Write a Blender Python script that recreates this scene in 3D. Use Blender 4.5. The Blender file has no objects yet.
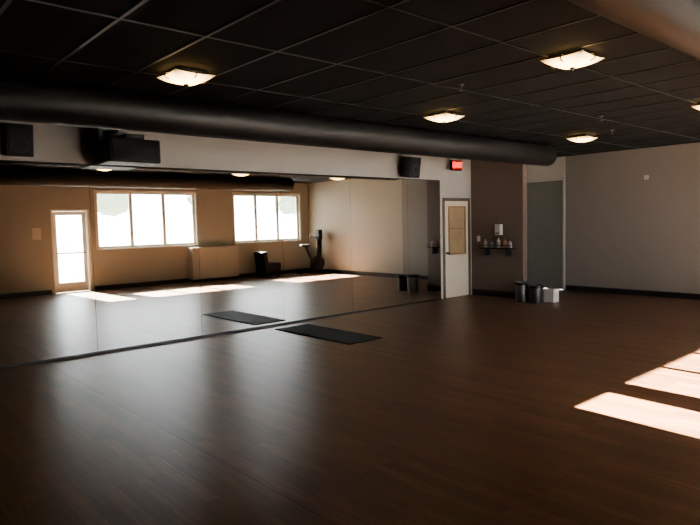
import bpy, bmesh, math
from mathutils import Vector, Matrix

# ------------------------------------------------------------ helpers
def nmat(name):
    m = bpy.data.materials.new(name); m.use_nodes = True
    nt = m.node_tree
    return m, nt, nt.nodes['Principled BSDF']

def simple(name, col, rough=0.5, metal=0.0, spec=0.5, noise=0.0, nscale=20, emit=None, estr=0, bump=0.0):
    m, nt, p = nmat(name)
    p.inputs['Base Color'].default_value = (*col, 1)
    p.inputs['Roughness'].default_value = rough
    p.inputs['Metallic'].default_value = metal
    p.inputs['Specular IOR Level'].default_value = spec
    if noise > 0 or bump > 0:
        tc = nt.nodes.new('ShaderNodeTexCoord')
        n = nt.nodes.new('ShaderNodeTexNoise'); n.inputs['Scale'].default_value = nscale
        n.inputs['Detail'].default_value = 5
        nt.links.new(tc.outputs['Object'], n.inputs['Vector'])
        if noise > 0:
            r = nt.nodes.new('ShaderNodeMix'); r.data_type = 'RGBA'
            r.inputs[6].default_value = (*[c*(1-noise) for c in col], 1)
            r.inputs[7].default_value = (*[min(1, c*(1+noise)) for c in col], 1)
            nt.links.new(n.outputs['Fac'], r.inputs[0])
            nt.links.new(r.outputs[2], p.inputs['Base Color'])
        if bump > 0:
            b = nt.nodes.new('ShaderNodeBump'); b.inputs['Strength'].default_value = bump
            b.inputs['Distance'].default_value = 0.01
            nt.links.new(n.outputs['Fac'], b.inputs['Height'])
            nt.links.new(b.outputs['Normal'], p.inputs['Normal'])
    if emit:
        p.inputs['Emission Color'].default_value = (*emit, 1)
        p.inputs['Emission Strength'].default_value = estr
    return m

def link(o): bpy.context.scene.collection.objects.link(o); return o

def empty(name, loc=(0, 0, 0)):
    e = bpy.data.objects.new(name, None); e.location = loc; e.empty_display_size = 0.1
    return link(e)

def from_bm(name, bm, mat, parent=None, smooth=False, bevel=0):
    me = bpy.data.meshes.new(name); bm.normal_update(); bm.to_mesh(me); bm.free()
    if mat: me.materials.append(mat)
    o = bpy.data.objects.new(name, me); link(o)
    if smooth:
        for f in me.polygons: f.use_smooth = True
    if bevel:
        b = o.modifiers.new('Bevel', 'BEVEL'); b.width = bevel; b.segments = 2; b.limit_method = 'ANGLE'
    if parent: o.parent = parent
    return o

def add_box(bm, a, b):
    x0, y0, z0 = a; x1, y1, z1 = b
    v = [bm.verts.new(c) for c in [(x0,y0,z0),(x1,y0,z0),(x1,y1,z0),(x0,y1,z0),(x0,y0,z1),(x1,y0,z1),(x1,y1,z1),(x0,y1,z1)]]
    for f in [(0,3,2,1),(4,5,6,7),(0,1,5,4),(1,2,6,5),(2,3,7,6),(3,0,4,7)]:
        bm.faces.new([v[i] for i in f])

def boxes(name, lst, mat, parent=None, bevel=0):
    bm = bmesh.new()
    for a, b in lst: add_box(bm, a, b)
    return from_bm(name, bm, mat, parent, bevel=bevel)

def lathe(name, prof, mat, parent=None, loc=(0,0,0), rot=None, seg=40, smooth=True):
    """prof list of (r,z) revolved about z"""
    bm = bmesh.new(); rings = []
    for r, z in prof:
        if r < 1e-6: rings.append([bm.verts.new((0,0,z))])
        else: rings.append([bm.verts.new((r*math.cos(2*math.pi*i/seg), r*math.sin(2*math.pi*i/seg), z)) for i in range(seg)])
    for A, B in zip(rings[:-1], rings[1:]):
        for i in range(seg):
            j = (i+1) % seg
            if len(A) == 1 and len(B) == 1: continue
            if len(A) == 1: bm.faces.new((A[0], B[i], B[j]))
            elif len(B) == 1: bm.faces.new((A[i], A[j], B[0]))
            else: bm.faces.new((A[i], A[j], B[j], B[i]))
    bmesh.ops.recalc_face_normals(bm, faces=bm.faces)
    o = from_bm(name, bm, mat, parent, smooth=smooth)
    o.location = loc
    if rot: o.rotation_euler = rot
    if smooth:
        e = o.modifiers.new('es', 'EDGE_SPLIT'); e.split_angle = math.radians(40)
    return o

def tube(name, pts, r, mat, parent=None):
    cu = bpy.data.curves.new(name, 'CURVE'); cu.dimensions = '3D'; cu.bevel_depth = r; cu.bevel_resolution = 4; cu.use_fill_caps = True
    s = cu.splines.new('POLY'); s.points.add(len(pts)-1)
    for p, c in zip(s.points, pts): p.co = (*c, 1)
    cu.materials.append(mat)
    o = bpy.data.objects.new(name, cu); link(o)
    if parent: o.parent = parent
    return o

# ------------------------------------------------------------ dimensions
H = 2.94           # ceiling
XW, XE = -3.0, 12.37
YS, YN = -0.30, 7.85
CAMH = 1.60

# ------------------------------------------------------------ materials
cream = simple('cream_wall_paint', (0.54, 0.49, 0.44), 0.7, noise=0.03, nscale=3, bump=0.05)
beige = simple('beige_wall_paint', (0.45, 0.42, 0.37), 0.7, noise=0.03, nscale=3)
beige2 = simple('tan_wall', (0.38, 0.33, 0.265), 0.7, noise=0.03, nscale=3)
taupe = simple('taupe_wall', (0.25, 0.215, 0.19), 0.65, noise=0.04, nscale=3)
brown = simple('brown_wall_paint', (0.15, 0.110, 0.090), 0.6, noise=0.05, nscale=4)
black_trim = simple('black_baseboard', (0.018, 0.016, 0.016), 0.45)
black_pl = simple('black_plastic', (0.009, 0.009, 0.010), 0.5, spec=0.3)
black_gr = simple('black_speaker_grille', (0.010, 0.010, 0.010), 0.75, noise=0.4, nscale=300, spec=0.2)
duct_m = simple('charcoal_painted_duct', (0.011, 0.010, 0.0098), 0.5, noise=0.1, nscale=2, spec=0.35)
duct2_m = simple('charcoal_duct_sunlit_tone', (0.045, 0.037, 0.031), 0.6, noise=0.1, nscale=2, spec=0.35)  # paler copy of the duct colour, sun-patch bounce painted in
tile_m = simple('black_ceiling_tile', (0.0085, 0.0078, 0.0076), 0.85, noise=0.35, nscale=90, bump=0.2, spec=0.2)
tbar_m = simple('dark_grid_metal', (0.032, 0.032, 0.032), 0.4, spec=0.4)
white_fr = simple('white_frame_paint', (0.75, 0.71, 0.64), 0.5)
chrome = simple('brushed_steel', (0.20, 0.195, 0.19), 0.4, metal=1.0)
dark_steel = simple('dark_steel', (0.10, 0.10, 0.10), 0.4, metal=1.0)
mat_rubber = simple('black_rubber_mat', (0.010, 0.010, 0.012), 0.7, bump=0.3, nscale=150, spec=0.3)
door_cream = simple('cream_door_paint', (0.74, 0.64, 0.50), 0.45, noise=0.05, nscale=4)
wood_tan = simple('tan_wood', (0.28, 0.17, 0.09), 0.5, noise=0.2, nscale=8)
white_pl = simple('white_plastic', (0.6, 0.57, 0.53), 0.4)
paper = simple('paper', (0.7, 0.66, 0.6), 0.8)

# floor: wood-look sheet vinyl, planks run along Y, roll seams every 1.77 m
floor_m, nt, p = nmat('wood_plank_floor')
tc = nt.nodes.new('ShaderNodeTexCoord')
rot = nt.nodes.new('ShaderNodeMapping'); rot.inputs['Rotation'].default_value = (0, 0, math.radians(90))
nt.links.new(tc.outputs['Object'], rot.inputs['Vector'])
br = nt.nodes.new('ShaderNodeTexBrick')
br.inputs['Scale'].default_value = 1.0
br.inputs['Brick Width'].default_value = 0.92; br.inputs['Row Height'].default_value = 0.1
br.inputs['Mortar Size'].default_value = 0.0018; br.inputs['Mortar Smooth'].default_value = 0.3
br.inputs['Color1'].default_value = (0.160, 0.080, 0.044, 1)
br.inputs['Color2'].default_value = (0.098, 0.048, 0.027, 1)
br.inputs['Mortar'].default_value = (0.038, 0.019, 0.012, 1)
br.offset = 0.37
nt.links.new(rot.outputs[0], br.inputs['Vector'])
mp = nt.nodes.new('ShaderNodeMapping'); mp.inputs['Scale'].default_value = (26.0, 2.0, 1)
nz = nt.nodes.new('ShaderNodeTexNoise'); nz.inputs['Scale'].default_value = 1.6; nz.inputs['Detail'].default_value = 8; nz.inputs['Distortion'].default_value = 0.6
nt.links.new(tc.outputs['Object'], mp.inputs['Vector']); nt.links.new(mp.outputs[0], nz.inputs['Vector'])
cr = nt.nodes.new('ShaderNodeValToRGB')
cr.color_ramp.elements[0].position = 0.35; cr.color_ramp.elements[0].color = (0.66, 0.64, 0.62, 1)
cr.color_ramp.elements[1].position = 0.68; cr.color_ramp.elements[1].color = (1.12, 1.1, 1.1, 1)
nt.links.new(nz.outputs['Fac'], cr.inputs['Fac'])
mx = nt.nodes.new('ShaderNodeMix'); mx.data_type = 'RGBA'; mx.blend_type = 'MULTIPLY'; mx.inputs[0].default_value = 1.0
nt.links.new(br.outputs['Color'], mx.inputs[6]); nt.links.new(cr.outputs['Color'], mx.inputs[7])
sx = nt.nodes.new('ShaderNodeSeparateXYZ'); nt.links.new(tc.outputs['Object'], sx.inputs[0])
sb = nt.nodes.new('ShaderNodeMath'); sb.operation = 'SUBTRACT'; sb.inputs[1].default_value = 1.97; nt.links.new(sx.outputs['X'], sb.inputs[0])
pp = nt.nodes.new('ShaderNodeMath'); pp.operation = 'PINGPONG'; pp.inputs[1].default_value = 0.885; nt.links.new(sb.outputs[0], pp.inputs[0])
lt = nt.nodes.new('ShaderNodeMath'); lt.operation = 'LESS_THAN'; lt.inputs[1].default_value = 0.003; nt.links.new(pp.outputs[0], lt.inputs[0])
mx2 = nt.nodes.new('ShaderNodeMix'); mx2.data_type = 'RGBA'; mx2.inputs[7].default_value = (0.03, 0.018, 0.012, 1)
nt.links.new(lt.outputs[0], mx2.inputs[0]); nt.links.new(mx.outputs[2], mx2.inputs[6])
nt.links.new(mx2.outputs[2], p.inputs['Base Color'])
mr = nt.nodes.new('ShaderNodeMapRange'); mr.inputs['To Min'].default_value = 0.34; mr.inputs['To Max'].default_value = 0.44
nt.links.new(nz.outputs['Fac'], mr.inputs['Value'])
mxr = nt.nodes.new('ShaderNodeMix'); mxr.data_type = 'FLOAT'; mxr.inputs[3].default_value = 0.62
nt.links.new(lt.outputs[0], mxr.inputs[0]); nt.links.new(mr.outputs[0], mxr.inputs[2]); nt.links.new(mxr.outputs[0], p.inputs['Roughness'])
p.inputs['Specular IOR Level'].default_value = 0.5
bp = nt.nodes.new('ShaderNodeBump'); bp.inputs['Strength'].default_value = 0.08; bp.inputs['Distance'].default_value = 0.003
nt.links.new(nz.outputs['Fac'], bp.inputs['Height']); nt.links.new(bp.outputs[0], p.inputs['Normal'])

# mirror
mirror_m, nt, p = nmat('silver_mirror')
p.inputs['Base Color'].default_value = (0.84, 0.87, 0.84, 1); p.inputs['Metallic'].default_value = 1; p.inputs['Roughness'].default_value = 0.0

# window glass
glass_m = bpy.data.materials.new('window_glass'); glass_m.use_nodes = True
nt = glass_m.node_tree; nt.nodes.clear()
out = nt.nodes.new('ShaderNodeOutputMaterial'); mix = nt.nodes.new('ShaderNodeMixShader')
tr = nt.nodes.new('ShaderNodeBsdfTransparent'); gl = nt.nodes.new('ShaderNodeBsdfGlossy'); gl.inputs['Roughness'].default_value = 0.02
fr = nt.nodes.new('ShaderNodeFresnel'); fr.inputs['IOR'].default_value = 1.3
nt.links.new(fr.outputs[0], mix.inputs[0]); nt.links.new(tr.outputs[0], mix.inputs[1]); nt.links.new(gl.outputs[0], mix.inputs[2]); nt.links.new(mix.outputs[0], out.inputs[0])

frost_m = simple('grey_green_frosted_glass', (0.18, 0.183, 0.155), 0.4, noise=0.05, nscale=2)

# lamp glass: hotter in the middle where the bulb sits
lamp_m, nt, p = nmat('warm_lamp_glass')
p.inputs['Base Color'].default_value = (0.8, 0.7, 0.5, 1); p.inputs['Roughness'].default_value = 0.4
tc = nt.nodes.new('ShaderNodeTexCoord'); vl = nt.nodes.new('ShaderNodeVectorMath'); vl.operation = 'LENGTH'
nt.links.new(tc.outputs['Object'], vl.inputs[0])
rp = nt.nodes.new('ShaderNodeMapRange'); rp.inputs['From Min'].default_value = 0.10; rp.inputs['From Max'].default_value = 0.25
rp.inputs['To Min'].default_value = 11.0; rp.inputs['To Max'].default_value = 0.3
nt.links.new(vl.outputs['Value'], rp.inputs['Value'])
p.inputs['Emission Color'].default_value = (1.0, 0.62, 0.24, 1)
nt.links.new(rp.outputs[0], p.inputs['Emission Strength'])

# ------------------------------------------------------------ shell
boxes('floor', [((XW-0.2, YS-0.2, -0.1), (XE+0.2, YN+0.2, 0.0))], floor_m)
boxes('ceiling', [((XW-0.2, YS-0.2, H), (XE+0.2, YN+0.2, H+0.1))], tile_m)
lst = []
x = XW + 0.27
while x < XE: lst.append(((x-0.012, YS, H-0.006), (x+0.012, YN, H))); x += 0.61
y = 0.24
while y < YN: lst.append(((XW, y-0.012, H-0.0065), (XE, y+0.012, H-0.0005))); y += 1.22
boxes('ceiling_grid', lst, tbar_m)

# north wall with a door opening
DX0, DX1, DH = 9.50, 10.40, 2.06
boxes('wall_north', [((XW, YN, 0), (DX0, YN+0.2, H)), ((DX0, YN, DH), (DX1, YN+0.2, H)), ((DX1, YN, 0), (XE, YN+0.2, H))], cream)
boxes('wall_west', [((XW-0.2, YS-0.2, 0), (XW, YN+0.2, H))], beige)
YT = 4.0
FX0, FX1, FH = 6.80, 7.72, 2.43     # frosted door in east wall (Y range)
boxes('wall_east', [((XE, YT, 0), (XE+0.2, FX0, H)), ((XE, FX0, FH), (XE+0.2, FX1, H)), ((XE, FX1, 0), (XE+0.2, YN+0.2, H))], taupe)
boxes('wall_east_front', [((XE, YS-0.2, 0), (XE+0.2, YT, H))], beige2)  # east wall in two tones: paler south of YT, darker north of it
# south wall openings
SD0, SD1, SDH = 4.35, 5.27, 2.10
W = [(5.47, 8.26, 1.07, 2.55), (9.54, 12.0, 1.07, 2.55)]
Y0, Y1 = YS-0.2, YS
boxes('wall_south', [
    ((XW, Y0, 0), (SD0, Y1, H)),
    ((SD0, Y0, SDH), (SD1, Y1, H)),
    ((SD1, Y0, 0), (W[0][0], Y1, H)),
    ((W[0][0], Y0, 0), (W[0][1], Y1, W[0][2])), ((W[0][0], Y0, W[0][3]), (W[0][1], Y1, H)),
    ((W[0][1], Y0, 0), (W[1][0], Y1, H)),
    ((W[1][0], Y0, 0), (W[1][1], Y1, W[1][2])), ((W[1][0], Y0, W[1][3]), (W[1][1], Y1, H)),
    ((W[1][1], Y0, 0), (XE, Y1, H))], beige)
# brown stub partition
PX = 10.45; PY = 6.60
boxes('wall_partition', [((PX, PY, 0), (PX+0.15, YN, H))], brown)

# baseboards
boxes('baseboard_partition', [((PX-0.015, PY-0.015, 0), (PX, YN-0.04, 0.13)), ((PX, PY-0.015, 0), (PX+0.15, PY, 0.13))], black_trim)
boxes('baseboard_east', [((XE-0.015, YS, 0), (XE, FX0-0.06, 0.11))], black_trim)
boxes('baseboard_south', [((XW, YS, 0), (SD0-0.06, YS+0.015, 0.11)), ((SD1+0.06, YS, 0), (XE-0.02, YS+0.015, 0.11))], black_trim)
boxes('baseboard_west', [((XW, YS+0.02, 0), (XW+0.015, YN-0.02, 0.11))], black_trim)
boxes('baseboard_north', [((PX+0.16, YN-0.015, 0), (XE-0.02, YN, 0.11))], black_trim)

# ------------------------------------------------------------ mirror
wm = empty('wall_mirror', (0, 0, 0))
edges = [-1.78, -0.31, 1.15, 2.61, 4.08, 5.54, 7.00, 8.46, 9.42]
for i in range(len(edges)-1):
    boxes('mirror_pane_%d' % (i+1), [((edges[i]+0.002, YN-0.010, 0.03), (edges[i+1]-0.002, YN-0.002, 2.40))], mirror_m, wm)
boxes('bottom_channel', [((edges[0], YN-0.014, 0.0), (edges[-1], YN-0.0, 0.03))], dark_steel, wm)
boxes('backing', [((edges[0], YN-0.002, 0.03), (edges[-1], YN, 2.41))], black_pl, wm)

# ------------------------------------------------------------ windows
def window(n, x0, x1, z0, z1, panes):
    e = empty('window_%d' % n)
    f = 0.055; ya, yb = YS-0.15, YS-0.08
    L = [((x0, ya, z0), (x1, yb, z0+f)), ((x0, ya, z1-f), (x1, yb, z1)), ((x0, ya, z0+f), (x0+f, yb, z1-f)), ((x1-f, ya, z0+f), (x1, yb, z1-f))]
    for i in range(1, panes):
        c = x0+(x1-x0)*i/panes
        L.append(((c-0.045, ya, z0+f), (c+0.045, yb, z1-f)))
    boxes('frame', L, white_fr, e, bevel=0.004)
    boxes('glass', [((x0+f, -0.002+(ya+yb)/2, z0+f), (x1-f, (ya+yb)/2+0.002, z1-f))], glass_m, e)
    boxes('sill', [((x0-0.03, YS-0.06, z0-0.03), (x1+0.03, YS+0.04, z0))], white_fr, e, bevel=0.005)
    c = 0.05
    boxes('casing', [((x0-c, YS, z0), (x0, YS+0.015, z1+c)), ((x1, YS, z0), (x1+c, YS+0.015, z1+c)), ((x0, YS, z1), (x1, YS+0.015, z1+c))], white_fr, e)
window(1, *W[0], 3)
window(2, *W[1], 3)

# glazed exterior door
e = empty('door_2')
f = 0.05
boxes('frame', [((SD0, YS-0.2, 0), (SD0+f, YS+0.01, SDH)), ((SD1-f, YS-0.2, 0), (SD1, YS+0.01, SDH)), ((SD0+f, YS-0.2, SDH-f), (SD1-f, YS+0.01, SDH))], white_fr, e, bevel=0.003)
a, b = SD0+f+0.003, SD1-f-0.003
boxes('leaf', [((a, YS-0.14, 0.01), (b, YS-0.095, 0.25)), ((a, YS-0.14, 1.95), (b, YS-0.095, SDH-f-0.004)),
               ((a, YS-0.14, 0.25), (a+0.10, YS-0.095, 1.95)), ((b-0.10, YS-0.14, 0.25), (b, YS-0.095, 1.95))], white_fr, e)
boxes('glass', [((a+0.1, YS-0.12, 0.25), (b-0.1, YS-0.116, 1.95))], glass_m, e)
boxes('push_bar', [((a+0.06, YS-0.06, 0.98), (b-0.06, YS-0.035, 1.01)), ((a+0.07, YS-0.1, 0.98), (a+0.1, YS-0.06, 1.01)), ((b-0.1, YS-0.1, 0.98), (b-0.07, YS-0.06, 1.01))], chrome, e)

# ------------------------------------------------------------ interior door (north wall)
e = empty('door_1')
f = 0.06
boxes('frame', [((DX0, YN-0.02, 0), (DX0+f, YN+0.14, DH)), ((DX1-f, YN-0.02, 0), (DX1, YN+0.14, DH)), ((DX0+f, YN-0.02, DH-f), (DX1-f, YN+0.14, DH))], brown, e, bevel=0.003)
a, b = DX0+f+0.003, DX1-f-0.003
yd0, yd1 = YN+0.0, YN+0.045
zt = DH-f-0.004
p0, p1, q0, q1 = a+0.15, b-0.12, 0.92, 1.86
boxes('leaf', [((a, yd0, 0.008), (b, yd1, q0)), ((a, yd0, q1), (b, yd1, zt)), ((a, yd0, q0), (p0, yd1, q1)), ((p1, yd0, q0), (b, yd1, q1))], door_cream, e)
boxes('lite_frame', [((p0-0.03, yd0-0.012, q0-0.03), (p1+0.03, yd0, q0)), ((p0-0.03, yd0-0.012, q1), (p1+0.03, yd0, q1+0.03)), ((p0-0.03, yd0-0.012, q0), (p0, yd0, q1)), ((p1, yd0-0.012, q0), (p1+0.03, yd0, q1))], wood_tan, e)
boxes('lite_panel', [((p0, yd0+0.01, q0), (p1, yd0+0.02, q1))], simple('wood_toned_obscure_glass', (0.38, 0.27, 0.16), 0.3, noise=0.3, nscale=3), e)
boxes('lite_bar', [((p0, yd0-0.004, 1.42), (p1, yd0+0.01, 1.44))], wood_tan, e)
lathe('knob', [(0, 0), (0.028, 0), (0.028, 0.008), (0.01, 0.012), (0.01, 0.04), (0.027, 0.05), (0.03, 0.065), (0.02, 0.078), (0, 0.08)], dark_steel, e, (a+0.06, yd0, 0.93), (math.pi/2, 0, 0))
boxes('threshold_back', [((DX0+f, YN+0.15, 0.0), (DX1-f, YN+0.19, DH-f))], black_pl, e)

# frosted door (east wall)
e = empty('door_3')
boxes('frame', [((XE-0.02, FX0-0.05, 0), (XE+0.05, FX0, FH+0.04)), ((XE-0.02, FX1, 0), (XE+0.05, FX1+0.05, FH+0.04)), ((XE-0.02, FX0, FH), (XE+0.05, FX1, FH+0.04))], cream, e)
boxes('frosted_leaf', [((XE+0.005, FX0+0.003, 0.01), (XE+0.03, FX1-0.003, FH-0.003))], frost_m, e)
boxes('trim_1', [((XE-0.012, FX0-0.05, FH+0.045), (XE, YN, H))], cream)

# ------------------------------------------------------------ ducts
def duct(y, x0, x1, m, r=0.19, z=2.745):
    e = empty('ventilation_duct')
    L = x1-x0
    prof = [(0, 0), (r*0.75, 0), (r*0.97, 0.02), (r, 0.06), (r, L*0.25), (r, L*0.5), (r, L*0.75), (r, L-0.06), (r*0.97, L-0.02), (r*0.75, L), (0, L)]
    lathe('duct_body', prof, m, e, (x0, y, z), (0, math.pi/2, 0), seg=48)
    k = 0
    x = x0+1
    while x < x1:
        k += 1
        tube('hanger_%d' % k, [(x, y, z+r-0.005), (x, y, H)], 0.008, black_pl, e); x += 3
duct(5.90, XW+0.01, 10.20, duct_m)
duct(1.32, XW+0.01, 10.50, duct2_m)

# ------------------------------------------------------------ ceiling lights
def fixture(x, y):
    e = empty('ceiling_light', (x, y, H-0.006))
    boxes('pan', [((-0.14, -0.14, -0.035), (0.14, 0.14, 0.0))], dark_steel, e, bevel=0.004)
    bm = bmesh.new(); n = 16; s = 0.185; G = []
    for i in range(n+1):
        row = []
        for j in range(n+1):
            u = -1+2*i/n; v = -1+2*j/n
            r2 = max(abs(u), abs(v))**2*0.6 + 0.2*(u*u+v*v)
            row.append(bm.verts.new((u*s, v*s, -0.105+0.065*r2)))
        G.append(row)
    for i in range(n):
        for j in range(n): bm.faces.new((G[i][j], G[i][j+1], G[i+1][j+1], G[i+1][j]))
    o = from_bm('glass_shade', bm, lamp_m, e, smooth=True)
    sd = o.modifiers.new('S', 'SOLIDIFY'); sd.thickness = 0.005
    for k, (sx, sy) in enumerate([(1, 0), (-1, 0), (0, 1), (0, -1)]):
        c = 0.187
        tube('clip_%d' % k, [(sx*0.14, sy*0.14, -0.02), (sx*c, sy*c, -0.03), (sx*(c+0.006), sy*(c+0.006), -0.065), (sx*(c-0.03), sy*(c-0.03), -0.080)], 0.006, dark_steel, e)
    lathe('finial', [(0, -0.135), (0.010, -0.13), (0.014, -0.118), (0.022, -0.11), (0.022, -0.104), (0, -0.102)], dark_steel, e, seg=20)
for X in (-1.1, 2.48, 5.96, 9.48): fixture(X, 4.88)
for X in (-1.9, 1.4, 4.73, 8.1, 11.3): fixture(X, 2.52)

# sprinklers
def sprinkler(x, y):
    e = empty('fire_sprinkler', (x, y, H))
    lathe('escutcheon', [(0, 0), (0.035, 0), (0.03, -0.012), (0.012, -0.016), (0.010, -0.05), (0, -0.05)], chrome, e, seg=20)
    lathe('deflector', [(0, -0.062), (0.025, -0.062), (0.025, -0.066), (0, -0.066)], chrome, e, seg=20)
    tube('arm_1', [(0.01, 0, -0.045), (0.014, 0, -0.055), (0.004, 0, -0.063)], 0.003, chrome, e)
    tube('arm_2', [(-0.01, 0, -0.045), (-0.014, 0, -0.055), (-0.004, 0, -0.063)], 0.003, chrome, e)
sprinkler(4.85, 3.75); sprinkler(7.9, 3.8); sprinkler(9.3, 4.3)

# ------------------------------------------------------------ speakers
def speaker(x, z, w=0.30, h=0.40, d=0.26, name='wall_speaker', y=YN):
    e = empty(name, (x, y-0.10-d/2, z)); e.rotation_euler = (math.radians(8), 0, 0)
    boxes('cabinet', [((-w/2, -d/2, -h/2), (w/2, d/2, h/2))], black_pl, e, bevel=0.012)
    boxes('grille', [((-w/2+0.02, -d/2-0.012, -h/2+0.02), (w/2-0.02, -d/2, h/2-0.02))], black_gr, e, bevel=0.005)
    lathe('woofer_ring', [(0.07, 0), (0.10, 0), (0.10, 0.006), (0.07, 0.006), (0.07, 0)], black_pl, e, (0, -d/2-0.012, -h*0.12), (math.pi/2, 0, 0))
    lathe('tweeter_ring', [(0.02, 0), (0.035, 0), (0.035, 0.005), (0.02, 0.005), (0.02, 0)], black_pl, e, (0, -d/2-0.012, h*0.3), (math.pi/2, 0, 0))
    boxes('bracket', [((-0.04, d/2, -0.05), (0.04, d/2+0.10, 0.05))], dark_steel, e)
    return e
speaker(1.77, 2.62, 0.28, 0.36)
speaker(8.32, 2.60, 0.27, 0.38)
# larger hanging subwoofer with amp on top
e = empty('wall_subwoofer', (3.00, YN-0.34, 2.57))
boxes('cabinet', [((-0.32, -0.22, -0.17), (0.32, 0.24, 0.12))], black_pl, e, bevel=0.015)
boxes('grille', [((-0.29, -0.235, -0.15), (0.29, -0.22, 0.10))], black_gr, e, bevel=0.005)
boxes('amplifier', [((-0.08, -0.12, 0.12), (0.16, 0.15, 0.19))], black_pl, e, bevel=0.006)
boxes('bracket', [((-0.38, -0.05, 0.0), (-0.32, 0.34, 0.30)), ((-0.2, 0.24, -0.1), (0.2, 0.34, 0.08)), ((-0.32, 0.0, 0.22), (-0.12, 0.34, 0.30))], black_pl, e)

# ------------------------------------------------------------ exit sign
e = empty('exit_sign', (9.80, YN-0.12, 2.71))
boxes('housing', [((-0.16, -0.03, -0.10), (0.16, 0.03, 0.10))], black_pl, e, bevel=0.006)
red = simple('red_exit_letters', (0.6, 0.02, 0.01), 0.4, emit=(1, 0.05, 0.03), estr=5)
redbg = simple('red_glow_panel', (0.2, 0.01, 0.01), 0.4, emit=(1, 0.01, 0.005), estr=0.25)
boxes('face', [((-0.145, -0.034, -0.085), (0.145, -0.03, 0.085))], redbg, e)
cu = bpy.data.curves.new('letters', 'FONT'); cu.body = 'EXIT'; cu.size = 0.15; cu.align_x = 'CENTER'; cu.align_y = 'CENTER'; cu.extrude = 0.003
cu.materials.append(red)
t = bpy.data.objects.new('letters', cu); link(t); t.parent = e; t.location = (0, -0.038, 0); t.rotation_euler = (math.pi/2, 0, 0)
boxes('mount', [((-0.04, 0.03, -0.04), (0.04, 0.12, 0.04))], black_pl, e)

# ------------------------------------------------------------ things on the brown partition
e = empty('wall_shelf')
boxes('board', [((PX-0.20, 6.76, 1.00), (PX, 7.52, 1.025))], black_pl, e, bevel=0.003)
boxes('rail', [((PX-0.20, 6.76, 1.07), (PX-0.19, 7.52, 1.085)), ((PX-0.20, 6.76, 1.025), (PX-0.19, 6.77, 1.07)), ((PX-0.20, 7.51, 1.025), (PX-0.19, 7.52, 1.07))], dark_steel, e)
boxes('brackets', [((PX-0.16, 6.86, 0.86), (PX, 6.88, 1.0)), ((PX-0.16, 7.38, 0.86), (PX, 7.40, 1.0))], dark_steel, e)
def bottle(y, h, r, m, nm):
    lathe(nm, [(0, 0), (r, 0), (r, h*0.65), (r*0.8, h*0.75), (r*0.35, h*0.82), (r*0.35, h*0.95), (r*0.42, h*0.95), (r*0.42, h), (0, h)], m, e2, (PX-0.1, y, 1.025), seg=20)
e2 = empty('bottle_group')
cols = [(0.4, 0.38, 0.36), (0.35, 0.12, 0.08), (0.3, 0.3, 0.28), (0.1, 0.15, 0.18), (0.4, 0.36, 0.3)]
for i, y in enumerate((6.83, 6.95, 7.10, 7.28, 7.42)):
    bottle(y, 0.14+0.03*(i % 3), 0.035, simple('bottle_colour_%d' % i, cols[i], 0.3), 'bottle_%d' % (i+1))
e = empty('paper_towel_dispenser')
boxes('case', [((PX-0.11, 7.06, 1.28), (PX, 7.19, 1.50))], white_pl, e, bevel=0.012)
boxes('slot', [((PX-0.112, 7.08, 1.31), (PX-0.108, 7.17, 1.33))], black_pl, e)
e = empty('light_switch')
boxes('plate', [((PX-0.008, 7.62, 1.14), (PX, 7.70, 1.26))], white_pl, e, bevel=0.002)
boxes('toggle', [((PX-0.016, 7.65, 1.18), (PX-0.008, 7.67, 1.22))], white_pl, e)
e = empty('wall_sensor')
boxes('body', [((XE-0.03, 4.98, 2.32), (XE, 5.06, 2.40))], white_pl, e, bevel=0.006)
lathe('lens', [(0, 0.03), (0.02, 0.02), (0.028, 0), (0, 0)], simple('sensor_lens', (0.5, 0.5, 0.45), 0.2), e, (XE-0.03, 5.02, 2.36), (0, -math.pi/2, 0), seg=20)

# ------------------------------------------------------------ bins and box
def bin_(x, y, r, h, m, lid):
    e = empty('trash_can', (x, y, 0))
    lathe('body', [(0, 0), (r*0.9, 0), (r*0.92, 0.015), (r, h-0.02), (r+0.008, h-0.015), (r+0.008, h), (r-0.006, h), (r*0.86, 0.03), (0, 0.03)], m, e)
    lathe('liner', [(r-0.004, h-0.06), (r-0.002, h+0.006), (r+0.012, h+0.006), (r+0.014, h-0.05)], lid, e)
bin_(10.12, 6.42, 0.13, 0.38, chrome, black_pl)
bin_(10.12, 6.12, 0.13, 0.34, dark_steel, black_pl)
e = empty('storage_box', (10.44, 5.98, 0))
boxes('carton', [((-0.10, -0.10, 0), (0.10, 0.10, 0.22))], white_pl, e, bevel=0.006)
boxes('lid', [((-0.11, -0.11, 0.22), (0.11, 0.11, 0.25))], paper, e, bevel=0.004)

# ------------------------------------------------------------ mat
e = empty('exercise_mat')
bm = bmesh.new(); add_box(bm, (5.14, 5.84, 0.0), (5.76, 7.55, 0.010)); from_bm('mat_sheet', bm, mat_rubber, e, bevel=0.004)
boxes('edge_stitch', [((5.16, 5.86, 0.010), (5.17, 7.53, 0.0115)), ((5.73, 5.86, 0.010), (5.74, 7.53, 0.0115))], black_gr, e)

# ------------------------------------------------------------ things along the window wall (seen in the mirror)
cab_m = simple('beige_cabinet_laminate', (0.52, 0.48, 0.42), 0.5)
e = empty('low_cabinet')
boxes('carcass', [((7.95, YS+0.02, 0.08), (9.45, YS+0.30, 0.96))], cab_m, e, bevel=0.004)
boxes('top', [((7.93, YS+0.02, 0.96), (9.47, YS+0.32, 0.99))], cab_m, e, bevel=0.004)
boxes('plinth', [((7.98, YS+0.04, 0.0), (9.42, YS+0.27, 0.08))], black_trim, e)
boxes('doors', [((7.955+i*0.75, YS+0.30, 0.085), (7.955+i*0.75+0.741, YS+0.312, 0.955)) for i in range(2)], cab_m, e, bevel=0.002)

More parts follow.
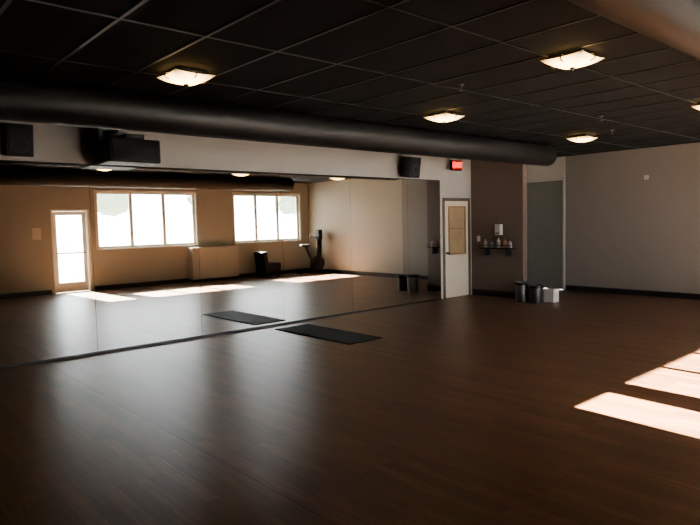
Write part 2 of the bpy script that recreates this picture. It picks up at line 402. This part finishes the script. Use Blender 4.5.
e = empty('lounge_chair', (10.4, 0.15, 0))
for i, (x, y) in enumerate([(-0.22, -0.22), (0.22, -0.22), (-0.22, 0.22), (0.22, 0.22)]):
    tube('leg_%d' % (i+1), [(x, y, 0), (x, y, 0.12)], 0.025, black_pl, e)
boxes('seat', [((-0.28, -0.28, 0.10), (0.30, 0.28, 0.42))], black_pl, e, bevel=0.03)
b = boxes('backrest', [((-0.07, -0.28, 0), (0.07, 0.28, 0.40))], black_pl, e, bevel=0.03); b.location = (-0.22, 0, 0.38); b.rotation_euler = (0, -0.12, 0)

e = empty('exercise_bike', (11.85, 0.45, 0)); e.rotation_euler = (0, 0, math.radians(20))
boxes('feet', [((-0.45, -0.25, 0), (-0.38, 0.25, 0.06)), ((0.38, -0.25, 0), (0.45, 0.25, 0.06))], black_pl, e, bevel=0.01)
tube('base_rail', [(-0.41, 0, 0.05), (0.41, 0, 0.05)], 0.03, black_pl, e)
lathe('flywheel', [(0, -0.04), (0.22, -0.04), (0.24, -0.02), (0.24, 0.02), (0.22, 0.04), (0, 0.04)], black_pl, e, (0.22, 0, 0.32), (math.pi/2, 0, 0))
tube('front_post', [(0.1, 0, 0.07), (0.28, 0, 0.6), (0.30, 0, 1.18)], 0.08, black_pl, e)
tube('seat_post', [(0.1, 0, 0.25), (-0.18, 0, 0.88)], 0.03, black_pl, e)
boxes('saddle', [((-0.34, -0.1, 0.87), (-0.05, 0.1, 0.94))], black_pl, e, bevel=0.025)
tube('handlebar', [(0.05, -0.22, 1.2), (0.28, -0.2, 1.16), (0.3, 0, 1.16), (0.28, 0.2, 1.16), (0.05, 0.22, 1.2)], 0.025, black_pl, e)
boxes('console', [((0.22, -0.14, 1.10), (0.36, 0.14, 1.40))], black_pl, e, bevel=0.01)
tube('crank', [(0.02, -0.15, 0.18), (0.02, -0.08, 0.30), (0.02, 0.08, 0.30), (0.02, 0.15, 0.42)], 0.014, dark_steel, e)

e = empty('wall_notice')
boxes('sheet', [((3.92, YS, 1.36), (4.12, YS+0.006, 1.64))], paper, e)
boxes('tape', [((3.99, YS+0.006, 1.62), (4.05, YS+0.008, 1.65))], white_fr, e)
e = empty('power_outlet')
boxes('plate', [((3.05, YS, 0.34), (3.13, YS+0.006, 0.46))], white_pl, e, bevel=0.002)
boxes('sockets', [((3.075, YS+0.006, 0.36), (3.105, YS+0.009, 0.39)), ((3.075, YS+0.006, 0.41), (3.105, YS+0.009, 0.44))], black_pl, e)

# ------------------------------------------------------------ exterior
boxes('ground_outside', [((-40, -60, -0.2), (60, YS-0.2, -0.1))], simple('pale_concrete', (0.30, 0.30, 0.29), 0.8, noise=0.1, nscale=1))
boxes('roof_eave', [((XW-1, -1.78, 2.86), (XE+1, YS-0.2, 3.0))], white_fr)
leaf = simple('tree_leaves', (0.13, 0.15, 0.11), 0.8, noise=0.3, nscale=4)
bark = simple('bark', (0.3, 0.27, 0.24), 0.9)
import random
random.seed(4)
for k, (x, y, s) in enumerate([(7, -30, 1.4), (16, -32, 1.5), (27, -35, 1.4), (40, -38, 1.6)]):
    e = empty('street_tree', (x, y, -0.1))
    lathe('trunk', [(0, 0), (0.16*s, 0), (0.12*s, 1.2*s), (0.09*s, 2.6*s), (0, 2.6*s)], bark, e, seg=12)
    bm = bmesh.new()
    for i in range(7):
        c = Vector((random.uniform(-.9, .9)*s, random.uniform(-.9, .9)*s, (3.0+random.uniform(-.7, 1.1))*s))
        m = Matrix.Translation(c) @ Matrix.Scale(random.uniform(.7, 1.05)*s, 4)
        r = bmesh.ops.create_icosphere(bm, subdivisions=3, radius=1, matrix=m)
        for v in r['verts']: v.co += (v.co-c).normalized()*random.uniform(-.12, .12)
    from_bm('canopy', bm, leaf, e)

# ------------------------------------------------------------ light
w = bpy.data.worlds.new('World'); bpy.context.scene.world = w; w.use_nodes = True
bg = w.node_tree.nodes['Background']; bg.inputs['Color'].default_value = (0.92, 0.96, 1.0, 1); bg.inputs['Strength'].default_value = 15
def portal(x0, x1, z0, z1):
    l = bpy.data.lights.new('window_portal', 'AREA'); l.shape = 'RECTANGLE'; l.size = x1-x0; l.size_y = z1-z0; l.cycles.is_portal = True
    o = bpy.data.objects.new('window_portal', l); link(o); o.location = ((x0+x1)/2, YS-0.19, (z0+z1)/2); o.rotation_euler = (math.pi/2, 0, math.pi)
for ww in W: portal(*ww)
portal(SD0, SD1, 0, SDH)
s = bpy.data.lights.new('sun', 'SUN'); s.energy = 320; s.angle = math.radians(0.6); s.color = (1, 0.95, 0.82)
so = bpy.data.objects.new('sun', s); link(so); so.location = (5, -20, 15)
so.rotation_euler = Vector((0.07, 1, -0.67)).to_track_quat('-Z', 'Y').to_euler()

# ------------------------------------------------------------ camera
cd = bpy.data.cameras.new('camera'); cam = bpy.data.objects.new('camera', cd); link(cam)
cd.sensor_fit = 'HORIZONTAL'; cd.sensor_width = 36; cd.lens = 36*600/700; cd.clip_start = 0.05; cd.clip_end = 500
az = math.radians(41.6); pitch = math.radians(3.8); rho = math.radians(1.32)
F = Vector((math.sin(az)*math.cos(pitch), math.cos(az)*math.cos(pitch), -math.sin(pitch)))
R = F.cross(Vector((0, 0, 1))).normalized(); U = R.cross(F)
R2 = R*math.cos(rho)-U*math.sin(rho); U2 = U*math.cos(rho)+R*math.sin(rho)
M = Matrix(((R2.x, U2.x, -F.x, 0), (R2.y, U2.y, -F.y, 0), (R2.z, U2.z, -F.z, CAMH), (0, 0, 0, 1)))
cam.matrix_world = M
bpy.context.scene.camera = cam
vs = bpy.context.scene.view_settings
vs.view_transform = 'AgX'; vs.look = 'AgX - Medium High Contrast'; vs.exposure = 0.2
